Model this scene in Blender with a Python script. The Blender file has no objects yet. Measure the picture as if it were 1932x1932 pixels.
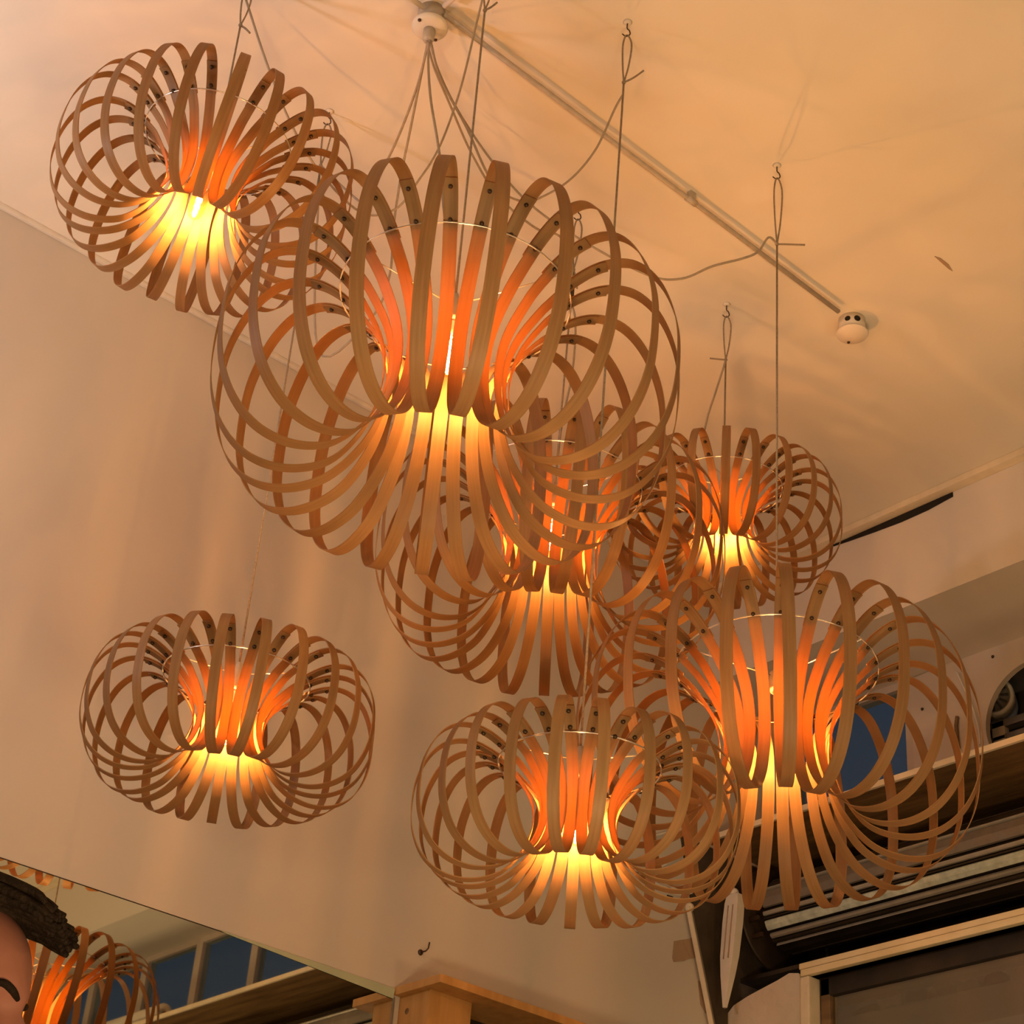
import bpy, bmesh, math, random
from mathutils import Vector, Matrix, Euler
random.seed(7)
S = bpy.context.scene
COL = S.collection
PI = math.pi

# ------------------------------------------------------------------ camera
# world axes: x = 0 is the left wall, y = 3.29 the front wall, z = 0 the floor
CAM = Vector((3.125, 0.0, 1.12))
F = 3453.0
FWD = Vector((-0.65704681, 0.5358743, 0.53021526))
RGT = Vector((0.66475412, 0.74355791, 0.07227441))
UPV = Vector((0.35551575, -0.39995045, 0.84477701))
cd = bpy.data.cameras.new('camera'); cam = bpy.data.objects.new('camera', cd); COL.objects.link(cam)
m = Matrix.Identity(4)
for i, v in enumerate((RGT, UPV, -FWD)):
    for j in range(3): m[j][i] = v[j]
for j in range(3): m[j][3] = CAM[j]
cam.matrix_world = m
cd.sensor_width = 36; cd.lens = F / 1932 * 36; cd.clip_start = 0.05; cd.clip_end = 200
S.camera = cam
S.view_settings.view_transform = 'Standard'; S.view_settings.look = 'None'
S.view_settings.exposure = 0.0; S.view_settings.gamma = 1.0; S.view_settings.use_curve_mapping = False
S.cycles.max_bounces = 6; S.cycles.glossy_bounces = 3; S.cycles.transparent_max_bounces = 8
S.cycles.caustics_reflective = False; S.cycles.caustics_refractive = False

# ------------------------------------------------------------------ world: dusk sky seen through the shop front
w = bpy.data.worlds.new('dusk'); S.world = w; w.use_nodes = True
w.node_tree.nodes['Background'].inputs[0].default_value = (0.030, 0.037, 0.050, 1)
w.node_tree.nodes['Background'].inputs[1].default_value = 1.0

# ------------------------------------------------------------------ area lights out of view: added fills and a wall light
def area(name, loc, target, size, power, color):
    l = bpy.data.lights.new(name, 'AREA'); l.shape = 'DISK'; l.size = size; l.energy = power; l.color = color
    o = bpy.data.objects.new(name, l); COL.objects.link(o); o.location = loc
    o.rotation_euler = (Vector(target) - Vector(loc)).to_track_quat('-Z', 'Y').to_euler()
    return o
WARM = (1.0, 0.665, 0.34)
area('low_fill', (2.35, 0.85, 0.95), (2.1, 1.3, 3.7), 0.5, 30, WARM)  # unseen fill added low down to light the ceiling and slat undersides
area('outside_fill', (1.6, 3.75, 1.6), (1.2, 4.1, 2.7), 0.3, 5.0, (1.0, 0.8, 0.6))  # added outside so the stones behind the glass catch some light
area('low_fill', (3.6, 2.4, 0.95), (3.0, 2.2, 3.7), 0.5, 18, WARM)  # second unseen fill added low down
area('back_fill', (3.6, -1.4, 1.0), (2.6, 0.2, 3.7), 0.35, 34, WARM)  # fill added behind the camera, aimed up at the ceiling
area('wall_light', (0.55, 0.0, 2.75), (0.35, 1.0, 3.7), 0.12, 10.0, (1.0, 0.80, 0.80))

# ------------------------------------------------------------------ helpers
def ray(px, py): return FWD + RGT * ((px - 966) / F) - UPV * ((py - 966) / F)
def on(px, py, axis, val):                    # point on the plane axis = val of the room that is seen at this pixel
    r = ray(px, py); return CAM + r * ((val - CAM[axis]) / r[axis])
def at(px, py, depth): return CAM + ray(px, py) * depth
def depth_of(p): return (Vector(p) - CAM).dot(FWD)

def tag(o, label=None, cat=None, group=None, kind=None):
    if label: o['label'] = label
    if cat: o['category'] = cat
    if group: o['group'] = group
    if kind: o['kind'] = kind
    return o
def empty(name, loc, rot=None, label=None, cat=None, group=None):
    o = bpy.data.objects.new(name, None); COL.objects.link(o); o.location = loc
    o.empty_display_size = 0.05
    if rot is not None: o.rotation_euler = rot
    return tag(o, label, cat, group)
def link(name, me, parent=None, mw=None):
    o = bpy.data.objects.new(name, me); COL.objects.link(o)
    if parent is not None: o.parent = parent
    if mw is not None: o.matrix_local = mw
    return o
def mesh(name, verts, faces, mat, smooth=False):
    me = bpy.data.meshes.new(name); me.from_pydata([tuple(v) for v in verts], [], faces); me.materials.append(mat)
    if smooth: me.polygons.foreach_set('use_smooth', [True] * len(me.polygons))
    me.update(); return me
def finish(bm, name, mat, smooth=False):
    bmesh.ops.recalc_face_normals(bm, faces=bm.faces)
    me = bpy.data.meshes.new(name); bm.to_mesh(me); bm.free(); me.materials.append(mat)
    if smooth: me.polygons.foreach_set('use_smooth', [True] * len(me.polygons))
    return me
def box_bm(bm, lo, hi, bevel=0):
    r = bmesh.ops.create_cube(bm, size=1)
    vs = r['verts']
    for v in vs:
        v.co = Vector([(lo[i] + hi[i]) / 2 + v.co[i] * (hi[i] - lo[i]) for i in range(3)])
    if bevel:
        es = list({e for v in vs for e in v.link_edges})
        bmesh.ops.bevel(bm, geom=es, offset=bevel, segments=2, affect='EDGES', profile=0.7)
def box(name, lo, hi, mat, parent=None, bevel=0, base=None):
    lo2 = [min(a, b) for a, b in zip(lo, hi)]; hi2 = [max(a, b) for a, b in zip(lo, hi)]
    off = Vector(base) if base is not None else Vector((0, 0, 0))
    bm = bmesh.new(); box_bm(bm, [a - o for a, o in zip(lo2, off)], [a - o for a, o in zip(hi2, off)], bevel)
    return link(name, finish(bm, name, mat), parent)
def sbox(name, lo, hi, mat, bevel=0):
    c = Vector([(a + b) / 2 for a, b in zip(lo, hi)])
    o = box(name, lo, hi, mat, None, bevel, c); o.location = c; return tag(o, kind='structure')
def catmull(pts, n, closed=False):
    P = [Vector(p) for p in pts]; out = []; N = len(P)
    rng = range(N) if closed else range(N - 1)
    for i in rng:
        if closed: a, b, c, d = P[(i - 1) % N], P[i], P[(i + 1) % N], P[(i + 2) % N]
        else: a, b, c, d = P[max(i - 1, 0)], P[i], P[i + 1], P[min(i + 2, N - 1)]
        for k in range(n):
            t = k / n
            out.append(0.5 * ((2 * b) + (c - a) * t + (2 * a - 5 * b + 4 * c - d) * t * t + (3 * b - a - 3 * c + d) * t ** 3))
    if not closed: out.append(P[-1].copy())
    return out
def tube(name, pts, r, mat, seg=8, closed=False, radii=None):
    P = [Vector(p) for p in pts]; N = len(P); V = []; Fc = []; up = None
    for i, p in enumerate(P):
        if closed: t = (P[(i + 1) % N] - P[i - 1])
        else: t = P[min(i + 1, N - 1)] - P[max(i - 1, 0)]
        t.normalize()
        if up is None: up = t.orthogonal().normalized()
        up = (up - t * up.dot(t)).normalized(); b = t.cross(up)
        rr = radii[i] if radii else r
        for k in range(seg):
            a = 2 * PI * k / seg; V.append(p + up * (math.cos(a) * rr) + b * (math.sin(a) * rr))
    for i in range(N if closed else N - 1):
        j = (i + 1) % N
        for k in range(seg):
            k2 = (k + 1) % seg; Fc.append((i * seg + k, i * seg + k2, j * seg + k2, j * seg + k))
    if not closed:
        Fc.append(tuple(range(seg))[::-1]); Fc.append(tuple((N - 1) * seg + k for k in range(seg)))
    return mesh(name, V, Fc, mat, True)
def lathe(name, prof, mat, seg=32, smooth=True):
    V = []; Fc = []; n = len(prof)
    for k in range(seg):
        a = 2 * PI * k / seg
        for r, z in prof: V.append((r * math.cos(a), r * math.sin(a), z))
    for k in range(seg):
        k2 = (k + 1) % seg
        for i in range(n - 1): Fc.append((k * n + i, k2 * n + i, k2 * n + i + 1, k * n + i + 1))
    me = mesh(name, V, Fc, mat, smooth)
    bm = bmesh.new(); bm.from_mesh(me); bmesh.ops.remove_doubles(bm, verts=bm.verts, dist=1e-6)
    bmesh.ops.recalc_face_normals(bm, faces=bm.faces); bm.to_mesh(me); bm.free()
    return me
def rot_to(d):                                # matrix turning z to d
    return Vector(d).to_track_quat('Z', 'Y').to_matrix().to_4x4()

# ------------------------------------------------------------------ materials
def mat(name, col, rough=0.6, metal=0.0, col2=None, scale=8.0, bump=0.0, bscale=40.0, stretch=None, emit=None, es=0.0, detail=4):
    M = bpy.data.materials.new(name); M.use_nodes = True; nt = M.node_tree; N = nt.nodes; L = nt.links
    b = N['Principled BSDF']; b.inputs['Base Color'].default_value = (*col, 1)
    b.inputs['Roughness'].default_value = rough; b.inputs['Metallic'].default_value = metal
    tc = N.new('ShaderNodeTexCoord'); mp = N.new('ShaderNodeMapping'); L.new(tc.outputs['Object'], mp.inputs[0])
    if stretch: mp.inputs['Scale'].default_value = stretch
    if col2:
        n = N.new('ShaderNodeTexNoise'); n.inputs['Scale'].default_value = scale; n.inputs['Detail'].default_value = detail
        L.new(mp.outputs[0], n.inputs[0]); r = N.new('ShaderNodeValToRGB')
        r.color_ramp.elements[0].position = 0.3; r.color_ramp.elements[1].position = 0.7
        r.color_ramp.elements[0].color = (*col, 1); r.color_ramp.elements[1].color = (*col2, 1)
        L.new(n.outputs[0], r.inputs[0]); L.new(r.outputs[0], b.inputs['Base Color'])
    if bump:
        n2 = N.new('ShaderNodeTexNoise'); n2.inputs['Scale'].default_value = bscale; n2.inputs['Detail'].default_value = 5
        L.new(mp.outputs[0], n2.inputs[0]); bp = N.new('ShaderNodeBump'); bp.inputs['Strength'].default_value = bump
        bp.inputs['Distance'].default_value = 0.01; L.new(n2.outputs[0], bp.inputs['Height']); L.new(bp.outputs[0], b.inputs['Normal'])
    if emit:
        b.inputs['Emission Color'].default_value = (*emit, 1); b.inputs['Emission Strength'].default_value = es
    return M
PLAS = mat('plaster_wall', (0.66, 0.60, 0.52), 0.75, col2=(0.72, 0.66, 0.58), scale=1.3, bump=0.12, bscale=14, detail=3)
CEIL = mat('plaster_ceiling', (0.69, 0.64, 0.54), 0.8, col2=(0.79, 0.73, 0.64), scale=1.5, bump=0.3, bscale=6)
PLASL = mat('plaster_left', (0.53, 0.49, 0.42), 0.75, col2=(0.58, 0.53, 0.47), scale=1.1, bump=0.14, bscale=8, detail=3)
PLAIN = mat('bare_plaster', (0.36, 0.25, 0.16), 0.9, bump=0.3, bscale=50)
PIER = mat('old_plaster', (0.60, 0.54, 0.45), 0.8, col2=(0.5, 0.43, 0.34), scale=7, bump=0.4, bscale=35)
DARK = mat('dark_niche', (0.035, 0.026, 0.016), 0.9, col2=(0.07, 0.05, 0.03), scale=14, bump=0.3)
BOARD = mat('painted_board', (0.50, 0.42, 0.34), 0.6, col2=(0.58, 0.50, 0.42), scale=6, bump=0.12, bscale=30)
SHELFW = mat('dark_wood', (0.10, 0.055, 0.022), 0.5, col2=(0.22, 0.13, 0.05), scale=3, stretch=(1.2, 12, 12), bump=0.15, bscale=6)
CREAM = mat('cream_paint', (0.78, 0.68, 0.50), 0.45, col2=(0.68, 0.58, 0.42), scale=22, bump=0.1, bscale=60)
BRASSY = mat('gilt_frame', (0.80, 0.66, 0.38), 0.35, 0.15, col2=(0.88, 0.76, 0.50), scale=16, bump=0.1, bscale=50)
GALV = mat('galvanised_steel', (0.40, 0.46, 0.40), 0.45, 0.15, col2=(0.62, 0.70, 0.60), scale=45, bump=0.25, bscale=70)
GALVD = mat('dull_steel', (0.36, 0.34, 0.29), 0.45, 0.5, col2=(0.44, 0.42, 0.36), scale=30, bump=0.1)
GREYST = mat('grey_steel', (0.20, 0.175, 0.145), 0.5, 0.4, col2=(0.26, 0.23, 0.19), scale=20, bump=0.1)
BLACKST = mat('black_steel', (0.018, 0.014, 0.01), 0.5, 0.3, col2=(0.05, 0.035, 0.022), scale=9, bump=0.2, bscale=20)
WHITEP = mat('white_plastic', (0.74, 0.70, 0.62), 0.4, col2=(0.66, 0.62, 0.54), scale=30)
PIPEM = mat('painted_conduit', (0.42, 0.37, 0.31), 0.45, col2=(0.5, 0.45, 0.38), scale=60)
PIPEW = mat('white_conduit', (0.72, 0.68, 0.6), 0.45, col2=(0.62, 0.57, 0.5), scale=25)
CORD = mat('grey_cord', (0.20, 0.155, 0.11), 0.7, col2=(0.32, 0.26, 0.19), scale=260)
CABLE = mat('cable_sheath', (0.36, 0.30, 0.23), 0.5, col2=(0.30, 0.25, 0.19), scale=120)
WIRE = mat('steel_wire', (0.75, 0.70, 0.62), 0.28, 0.8)
SCREW = mat('dark_screw', (0.06, 0.035, 0.018), 0.45, 0.5)
HOLEM = mat('black_hole', (0.01, 0.007, 0.004), 0.9)
CABW = mat('orange_pine', (0.42, 0.21, 0.06), 0.45, col2=(0.55, 0.30, 0.10), scale=4, stretch=(9, 9, 1.2), bump=0.1, bscale=9)
FLOORM = mat('floorboards', (0.26, 0.15, 0.08), 0.45, col2=(0.36, 0.22, 0.12), scale=3, stretch=(1, 9, 1))

def wood_strip():
    M = bpy.data.materials.new('steamed_ash_strip'); M.use_nodes = True; nt = M.node_tree; N = nt.nodes; L = nt.links
    out = N['Material Output']; b = N['Principled BSDF']
    tc = N.new('ShaderNodeTexCoord'); mp = N.new('ShaderNodeMapping'); mp.inputs['Scale'].default_value = (6, 160, 6)
    L.new(tc.outputs['Object'], mp.inputs[0])
    n = N.new('ShaderNodeTexNoise'); n.inputs['Scale'].default_value = 1.6; n.inputs['Detail'].default_value = 5
    L.new(mp.outputs[0], n.inputs[0])
    r = N.new('ShaderNodeValToRGB'); r.color_ramp.elements[0].position = 0.3; r.color_ramp.elements[1].position = 0.72
    r.color_ramp.elements[0].color = (0.235, 0.152, 0.070, 1); r.color_ramp.elements[1].color = (0.35, 0.238, 0.113, 1)
    L.new(n.outputs[0], r.inputs[0])
    oi = N.new('ShaderNodeObjectInfo'); hs = N.new('ShaderNodeHueSaturation'); mr = N.new('ShaderNodeMapRange')
    mr.inputs[3].default_value = 0.88; mr.inputs[4].default_value = 1.14
    L.new(oi.outputs['Random'], mr.inputs[0]); L.new(mr.outputs[0], hs.inputs['Value']); L.new(r.outputs[0], hs.inputs['Color'])
    L.new(hs.outputs[0], b.inputs['Base Color']); b.inputs['Roughness'].default_value = 0.5
    b.inputs['Specular IOR Level'].default_value = 0.3
    tr = N.new('ShaderNodeBsdfTranslucent'); tr.inputs[0].default_value = (0.86, 0.46, 0.12, 1)
    mx = N.new('ShaderNodeMixShader'); mx.inputs[0].default_value = 0.36
    L.new(b.outputs[0], mx.inputs[1]); L.new(tr.outputs[0], mx.inputs[2]); L.new(mx.outputs[0], out.inputs[0])
    return M
STRIP = wood_strip()
def glass_mat(name, tint, gloss, rough=0.02):
    M = bpy.data.materials.new(name); M.use_nodes = True; N = M.node_tree.nodes; L = M.node_tree.links
    N.remove(N['Principled BSDF']); t = N.new('ShaderNodeBsdfTransparent'); t.inputs[0].default_value = (*tint, 1)
    g = N.new('ShaderNodeBsdfGlossy'); g.inputs['Roughness'].default_value = rough
    x = N.new('ShaderNodeMixShader'); x.inputs[0].default_value = gloss
    L.new(t.outputs[0], x.inputs[1]); L.new(g.outputs[0], x.inputs[2]); L.new(x.outputs[0], N['Material Output'].inputs[0])
    return M
BULBG = glass_mat('bulb_glass', (1, 0.9, 0.75), 0.06)
PANE = glass_mat('window_glass', (0.8, 0.88, 0.92), 0.03)
DIRTY = glass_mat('dusty_glass', (0.72, 0.70, 0.62), 0.24, 0.12)
def emis(name, col, s):
    M = bpy.data.materials.new(name); M.use_nodes = True; N = M.node_tree.nodes; L = M.node_tree.links
    N.remove(N['Principled BSDF']); e = N.new('ShaderNodeEmission'); e.inputs[0].default_value = (*col, 1); e.inputs[1].default_value = s
    L.new(e.outputs[0], N['Material Output'].inputs[0]); return M
FIL = emis('filament_glow', (1.0, 0.43, 0.12), 1700.0)
GLOWNECK = mat('hot_glass_neck', (0.8, 0.5, 0.3), 0.4, emit=(1, 0.42, 0.12), es=1.3)
MIR = bpy.data.materials.new('mirror_silver'); MIR.use_nodes = True
_b = MIR.node_tree.nodes['Principled BSDF']; _b.inputs['Base Color'].default_value = (0.80, 0.82, 0.74, 1)
_b.inputs['Metallic'].default_value = 1; _b.inputs['Roughness'].default_value = 0.015
MEDGE = mat('mirror_bevel', (0.40, 0.46, 0.32), 0.3, 0.0)
SKIN = mat('skin', (0.19, 0.075, 0.052), 0.55, col2=(0.23, 0.095, 0.066), scale=30)
HAIR = mat('brown_hair', (0.007, 0.004, 0.002), 0.7, col2=(0.016, 0.010, 0.006), scale=60, bump=0.5, bscale=120)
HAIR.node_tree.nodes['Principled BSDF'].inputs['Specular IOR Level'].default_value = 0.1
SHIRT = mat('dark_cloth', (0.05, 0.045, 0.05), 0.85, bump=0.2, bscale=120)
TROUS = mat('denim', (0.05, 0.06, 0.09), 0.9, bump=0.2, bscale=140)

# ------------------------------------------------------------------ the room
YF = 3.296; CZ = 3.72; RZ = 1.12           # front wall face, ceiling height, camera height
XR = 6.4; YB = -3.2
sbox('floor', (-0.12, YB - 0.12, -0.1), (XR + 0.12, 4.0, 0.0), FLOORM)
sbox('ceiling', (-0.12, YB - 0.12, CZ), (XR + 0.12, 3.66, CZ + 0.1), CEIL)
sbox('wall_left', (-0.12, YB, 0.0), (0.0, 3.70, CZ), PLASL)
sbox('wall_right', (XR, YB, 0.0), (XR + 0.12, 4.0, CZ), PLAS)
sbox('wall_back', (-0.12, YB - 0.12, 0.0), (XR + 0.12, YB, CZ), PLAS)
# front wall: lintel over a deep recess
LZ = RZ + 2.309; YR = 3.61; SZ = RZ + 1.85
sbox('wall_front', (0.0, YF, LZ), (XR, 3.66, CZ), PLAS)
# cover strip where ceiling and lintel meet, torn open gap under it
st = sbox('trim_1', (0.0, YF - 0.030, CZ - 0.018), (XR, YF, CZ), CREAM, 0.003)
sbox('highlight_bead', (0.0, YB, CZ - 0.012), (0.012, YF - 0.03, CZ), PIPEW, 0.004)  # white bead added to catch light as a bright line along the corner
zt = CZ - 0.0185
gp = [(1555, 1034), (1600, 1014), (1650, 991), (1700, 968), (1750, 946), (1797, 925)]
gap_pts = [on(x, y, 1, YF - 0.002) for x, y in gp]
for p in gap_pts: p.z = zt
th_ = [0.002, 0.010, 0.017, 0.022, 0.021, 0.013]
gap_low = [p - Vector((0, 0, t_)) for p, t_ in zip(gap_pts, th_)]
def prism(name, front, thick, mt, parent=None, axis=1, smooth=False):
    n = len(front); d = Vector((0, 0, 0)); d[axis] = thick
    V = [Vector(p) for p in front] + [Vector(p) + d for p in front]
    Fc = [tuple(range(n)), tuple(range(n, 2 * n))[::-1]] + [(i, i + n, (i + 1) % n + n, (i + 1) % n) for i in range(n)]
    c = sum(V, Vector()) / len(V)
    if parent is not None: c = Vector((0, 0, 0))
    bm = bmesh.new(); vs = [bm.verts.new(v - c) for v in V]
    for f in Fc: bm.faces.new([vs[i] for i in f])
    o = link(name, finish(bm, name, mt), parent)
    if parent is None: o.location = c
    return o
g = prism('dark_crack', gap_pts + gap_low[::-1], 0.0015, HOLEM); tag(g, kind='structure')
g.name = 'trim_2'

# recess: clerestory wall above a cream-edged wooden shelf
b0 = on(1722, 1395, 1, YR).x                   # right edge of the blue pane
b1 = 0.12
fan_c = on(1955, 1345, 1, YR)                   # centre of the round cut-out in the board
FR_ = 0.150
XB = fan_c.x + 0.75
def board_with_hole(name, x0, x1, z0, z1, cx, cz, r, y0, y1, mt):
    n = 48; V = []; Fc = []
    for y in (y0, y1):
        for k in range(n):
            a = 2 * PI * k / n; V.append((cx + r * math.cos(a), y, cz + r * math.sin(a)))
        for k in range(n):
            a = 2 * PI * k / n; dx, dz = math.cos(a), math.sin(a)
            t = min(((x1 - cx) / dx if dx > 0 else (x0 - cx) / dx) if abs(dx) > 1e-6 else 1e9,
                    ((z1 - cz) / dz if dz > 0 else (z0 - cz) / dz) if abs(dz) > 1e-6 else 1e9)
            V.append((cx + dx * t, y, cz + dz * t))
    for k in range(n):
        k2 = (k + 1) % n
        Fc.append((k, k2, n + k2, n + k)); Fc.append((2 * n + k, 3 * n + k, 3 * n + k2, 2 * n + k2))
        Fc.append((k, 2 * n + k, 2 * n + k2, k2)); Fc.append((n + k, n + k2, 3 * n + k2, 3 * n + k))
    me = mesh(name, V, Fc, mt); return link(name, me)
fz = fan_c.z
fb = board_with_hole('fan_board', b0, XB, SZ + 0.012, LZ, fan_c.x, fz, FR_, YR, YR + 0.018, BOARD)
tag(fb, 'pinkish painted board with a big round cut-out above the wooden shelf', 'board')
for px, py in ((1822, 1273), (1873, 1239), (1740, 1338)):
    p = on(px, py, 1, YR - 0.001)
    s = link('screw', lathe('screw', [(0, 0.004), (0.003, 0.003), (0.0045, 0), (0, 0)], SCREW, 10), fb, Matrix.Translation(p) @ rot_to((0, -1, 0)))
# dark service niche behind and below the shelf
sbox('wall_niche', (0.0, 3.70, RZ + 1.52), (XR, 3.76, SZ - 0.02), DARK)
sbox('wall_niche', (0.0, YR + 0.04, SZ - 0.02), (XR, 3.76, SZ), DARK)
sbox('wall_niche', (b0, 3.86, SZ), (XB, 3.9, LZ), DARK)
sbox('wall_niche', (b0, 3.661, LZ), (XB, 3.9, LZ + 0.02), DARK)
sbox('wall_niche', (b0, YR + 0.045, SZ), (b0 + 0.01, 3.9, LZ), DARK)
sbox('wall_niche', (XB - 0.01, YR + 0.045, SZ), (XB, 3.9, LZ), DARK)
# clerestory window frame and panes
def pane_bay(n, x0, x1, mt, z0=SZ + 0.012, z1=LZ):
    t = empty('window_%d' % n, ((x0 + x1) / 2, YR, z0)); tag(t, kind='structure')
    B = Vector(t.location)
    fw = 0.022
    box('window_frame', (x0, YR, z0), (x0 + fw, YR + 0.04, z1), BOARD, t, 0.002, B)
    box('window_frame', (x1 - fw, YR, z0), (x1, YR + 0.04, z1), BOARD, t, 0.002, B)
    box('window_frame', (x0 + fw, YR, z1 - fw), (x1 - fw, YR + 0.04, z1), BOARD, t, 0.002, B)
    box('window_frame', (x0 + fw, YR, z0), (x1 - fw, YR + 0.04, z0 + 0.012), BOARD, t, 0.002, B)
    box('pane', (x0 + fw, YR + 0.016, z0 + 0.012), (x1 - fw, YR + 0.021, z1 - fw), mt, t, 0, B)
    return t
pane_bay(1, 0.0, b0, PANE)
xx = XB
for i, wd in enumerate((0.30, 0.32, 0.42, 0.40, 0.40, 0.42, 0.9, 0.9)):
    pane_bay(2 + i, xx, xx + wd, PANE); xx += wd
sbox('wall_front', (xx, YR, SZ), (XR, YR + 0.04, LZ - 0.001), PLAS)

# cream-edged wooden shelf
sh = empty('wooden_shelf', (0.0, YF, SZ), None, 'long dark wooden shelf with a cream front edge under the high windows', 'shelf')
box('shelf_board', (0, YF + 0.006, SZ), (XR, YR + 0.04, SZ + 0.014), SHELFW, sh, 0, sh.location)
tag(box('front_edge', (0, YF - 0.004, SZ - 0.001), (XR, YF + 0.006, SZ + 0.014), CREAM, sh, 0.002, sh.location), 'cream painted front edge')

# motor drum in the round cut-out
md = on(1872, 1312, 1, 3.665)
t = empty('motor_drum', md, rot_to((0.48, -0.84, -0.22)).to_euler(), 'white round motor drum with a dark ribbed face inside the board cut-out', 'motor')
link('housing', lathe('housing', [(0.045, 0.002), (0.052, 0.0), (0.056, -0.006), (0.056, -0.13), (0.0, -0.13)], WHITEP, 40), t)
link('face_plate', lathe('face_plate', [(0, -0.004), (0.046, -0.004), (0.048, 0.0), (0.045, 0.003), (0.042, -0.002)], GREYST, 40), t)
link('hub', lathe('hub', [(0.0, 0.0), (0.006, 0.0), (0.008, 0.006), (0.014, 0.006), (0.016, 0.0), (0.016, -0.004)], WHITEP, 24), t)
for k in range(12):
    a = 2 * PI * k / 12; bm = bmesh.new(); box_bm(bm, (0.020, -0.003, -0.004), (0.040, 0.003, 0.001), 0.0008)
    link('vent_rib', finish(bm, 'vent_rib', BLACKST), t, Matrix.Rotation(a, 4, 'Z'))
q = md + Vector((0.02, 0.03, -0.06))
t2 = empty('motor_bracket', q, None, 'dark steel bracket lying under the white motor drum', 'bracket')
box('bar', q + Vector((-0.10, 0, -0.02)), q + Vector((0.25, 0.03, 0.0)), GREYST, t2, 0.003, q)
box('bar', q + Vector((-0.06, 0.0, -0.055)), q + Vector((0.25, 0.02, -0.04)), GREYST, t2, 0.003, q)
box('upright', q + Vector((-0.05, 0.0, -0.10)), q + Vector((-0.01, 0.02, -0.0)), BOARD, t2, 0.003, q)
# slack white flex looping over the board
fx = [on(x, y, 1, YR - 0.012) for x, y in ((1805, 1268), (1815, 1290), (1833, 1330), (1846, 1375), (1849, 1405))]
tag(link('white_flex', tube('white_flex', catmull(fx, 6), 0.0022, WHITEP, 6)), 'thin white flex hanging down the board beside the round cut-out', 'cord')
fx = [on(x, y, 1, YR - 0.006) for x, y in ((1806, 1352), (1804, 1370), (1806, 1395), (1808, 1412))]
tag(link('brown_pipe', tube('brown_pipe', catmull(fx, 4), 0.005, SHELFW, 8)), 'short brown pipe stub rising from the shelf left of the cut-out', 'pipe')
# rolled paper on the shelf (seen in the mirror)
pr = Vector((2.75, YF + 0.06, SZ + 0.014 + 0.035))
t = empty('paper_roll', pr, Euler((0, PI / 2, 0)), 'fat white paper roll lying on the wooden shelf, seen in the mirror', 'paper roll')
link('roll', lathe('roll', [(0.008, 0), (0.035, 0), (0.035, 0.5), (0.008, 0.5), (0.008, 0)], WHITEP, 32), t)
link('core', lathe('core', [(0.0055, -0.002), (0.0085, -0.002), (0.0085, 0.502), (0.0055, 0.502), (0.0055, -0.002)], PLAIN, 20), t)

# roller shutter: a coil of galvanised slats with a dark end plate
cy, cz, cr = 3.50, RZ + 1.684, 0.100
x0c, x1c = 0.105, XR - 0.2
rs = empty('roller_shutter', (x0c, cy, cz), None, 'rolled galvanised steel shutter coil below the wooden shelf', 'shutter')
bands = [(130, 20, BLACKST, .101), (151, 6, GALVD, .106), (158, 27, GREYST, .104), (186, 3, BLACKST, .099), (189, 8, GALVD, .106), (197, 5, BLACKST, .101), (202.5, 15.5, GALV, .107),
         (218, 3, BLACKST, .099), (221.5, 9, GALVD, .106), (231, 8, BLACKST, .103), (239.5, 3.5, GALVD, .106), (243.5, 30, BLACKST, .099), (274, 40, BLACKST, .1), (314, 60, GREYST, .1), (374, 60, GREYST, .1), (434, 55, GREYST, .1)]
ang = [b_[0] for b_ in bands]; mts = [b_[2] for b_ in bands]; rad = [b_[3] for b_ in bands]
for i in range(len(ang)):
    a0 = math.radians(ang[i]); a1 = math.radians(ang[i] + bands[i][1])
    if a1 < a0: a1 += 2 * PI
    r0 = rad[i]; g_ = 0.018
    xl = x0c + (0.0 if i % 2 else 0.006) - cr * 0.0
    P = []
    a0 += 0.004; a1 -= 0.004; e_ = min(0.02, (a1 - a0) * 0.3)
    for a, r in ((a0, r0 - 0.006), (a0 + e_, r0), ((a0 + a1) / 2, r0 + 0.001), (a1 - e_, r0), (a1, r0 - 0.006), ((a0 + a1) / 2, r0 - 0.012)):
        P.append((math.cos(a) * r, math.sin(a) * r))
    V = [(xl - x0c, y, z) for y, z in P] + [(x1c - x0c, y, z) for y, z in P]; n = len(P)
    Fc = [tuple(range(n)), tuple(range(n, 2 * n))[::-1]] + [(k, (k + 1) % n, (k + 1) % n + n, k + n) for k in range(n)]
    bm = bmesh.new(); vs = [bm.verts.new(v) for v in V]
    for f in Fc: bm.faces.new([vs[k] for k in f])
    link('shutter_slat', finish(bm, 'shutter_slat', mts[i]), rs)
link('drum', lathe('drum', [(0, 0.002), (0.088, 0.002), (0.088, x1c - x0c - 0.01), (0, x1c - x0c - 0.01)], BLACKST, 32), rs, Matrix.Rotation(PI / 2, 4, 'Y'))
link('end_plate', lathe('end_plate', [(0, 0), (0.135, 0), (0.14, 0.003), (0.14, 0.009), (0.135, 0.012), (0, 0.012)], BLACKST, 48), rs, Matrix.Translation((-0.045, 0, -0.005)) @ Matrix.Rotation(PI / 2, 4, 'Y'))
for dz in (-0.035, -0.075):
    bm = bmesh.new(); box_bm(bm, (-0.035, -0.128 + abs(dz) * 0.35, dz - 0.006), (0.0, -0.120 + abs(dz) * 0.35, dz + 0.006), 0.001)
    link('lug', finish(bm, 'lug', SCREW), rs)
sbox('wall_niche', (0.0, 3.43, RZ + 1.509), (XR, 3.70, RZ + 1.52), BLACKST)

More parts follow.
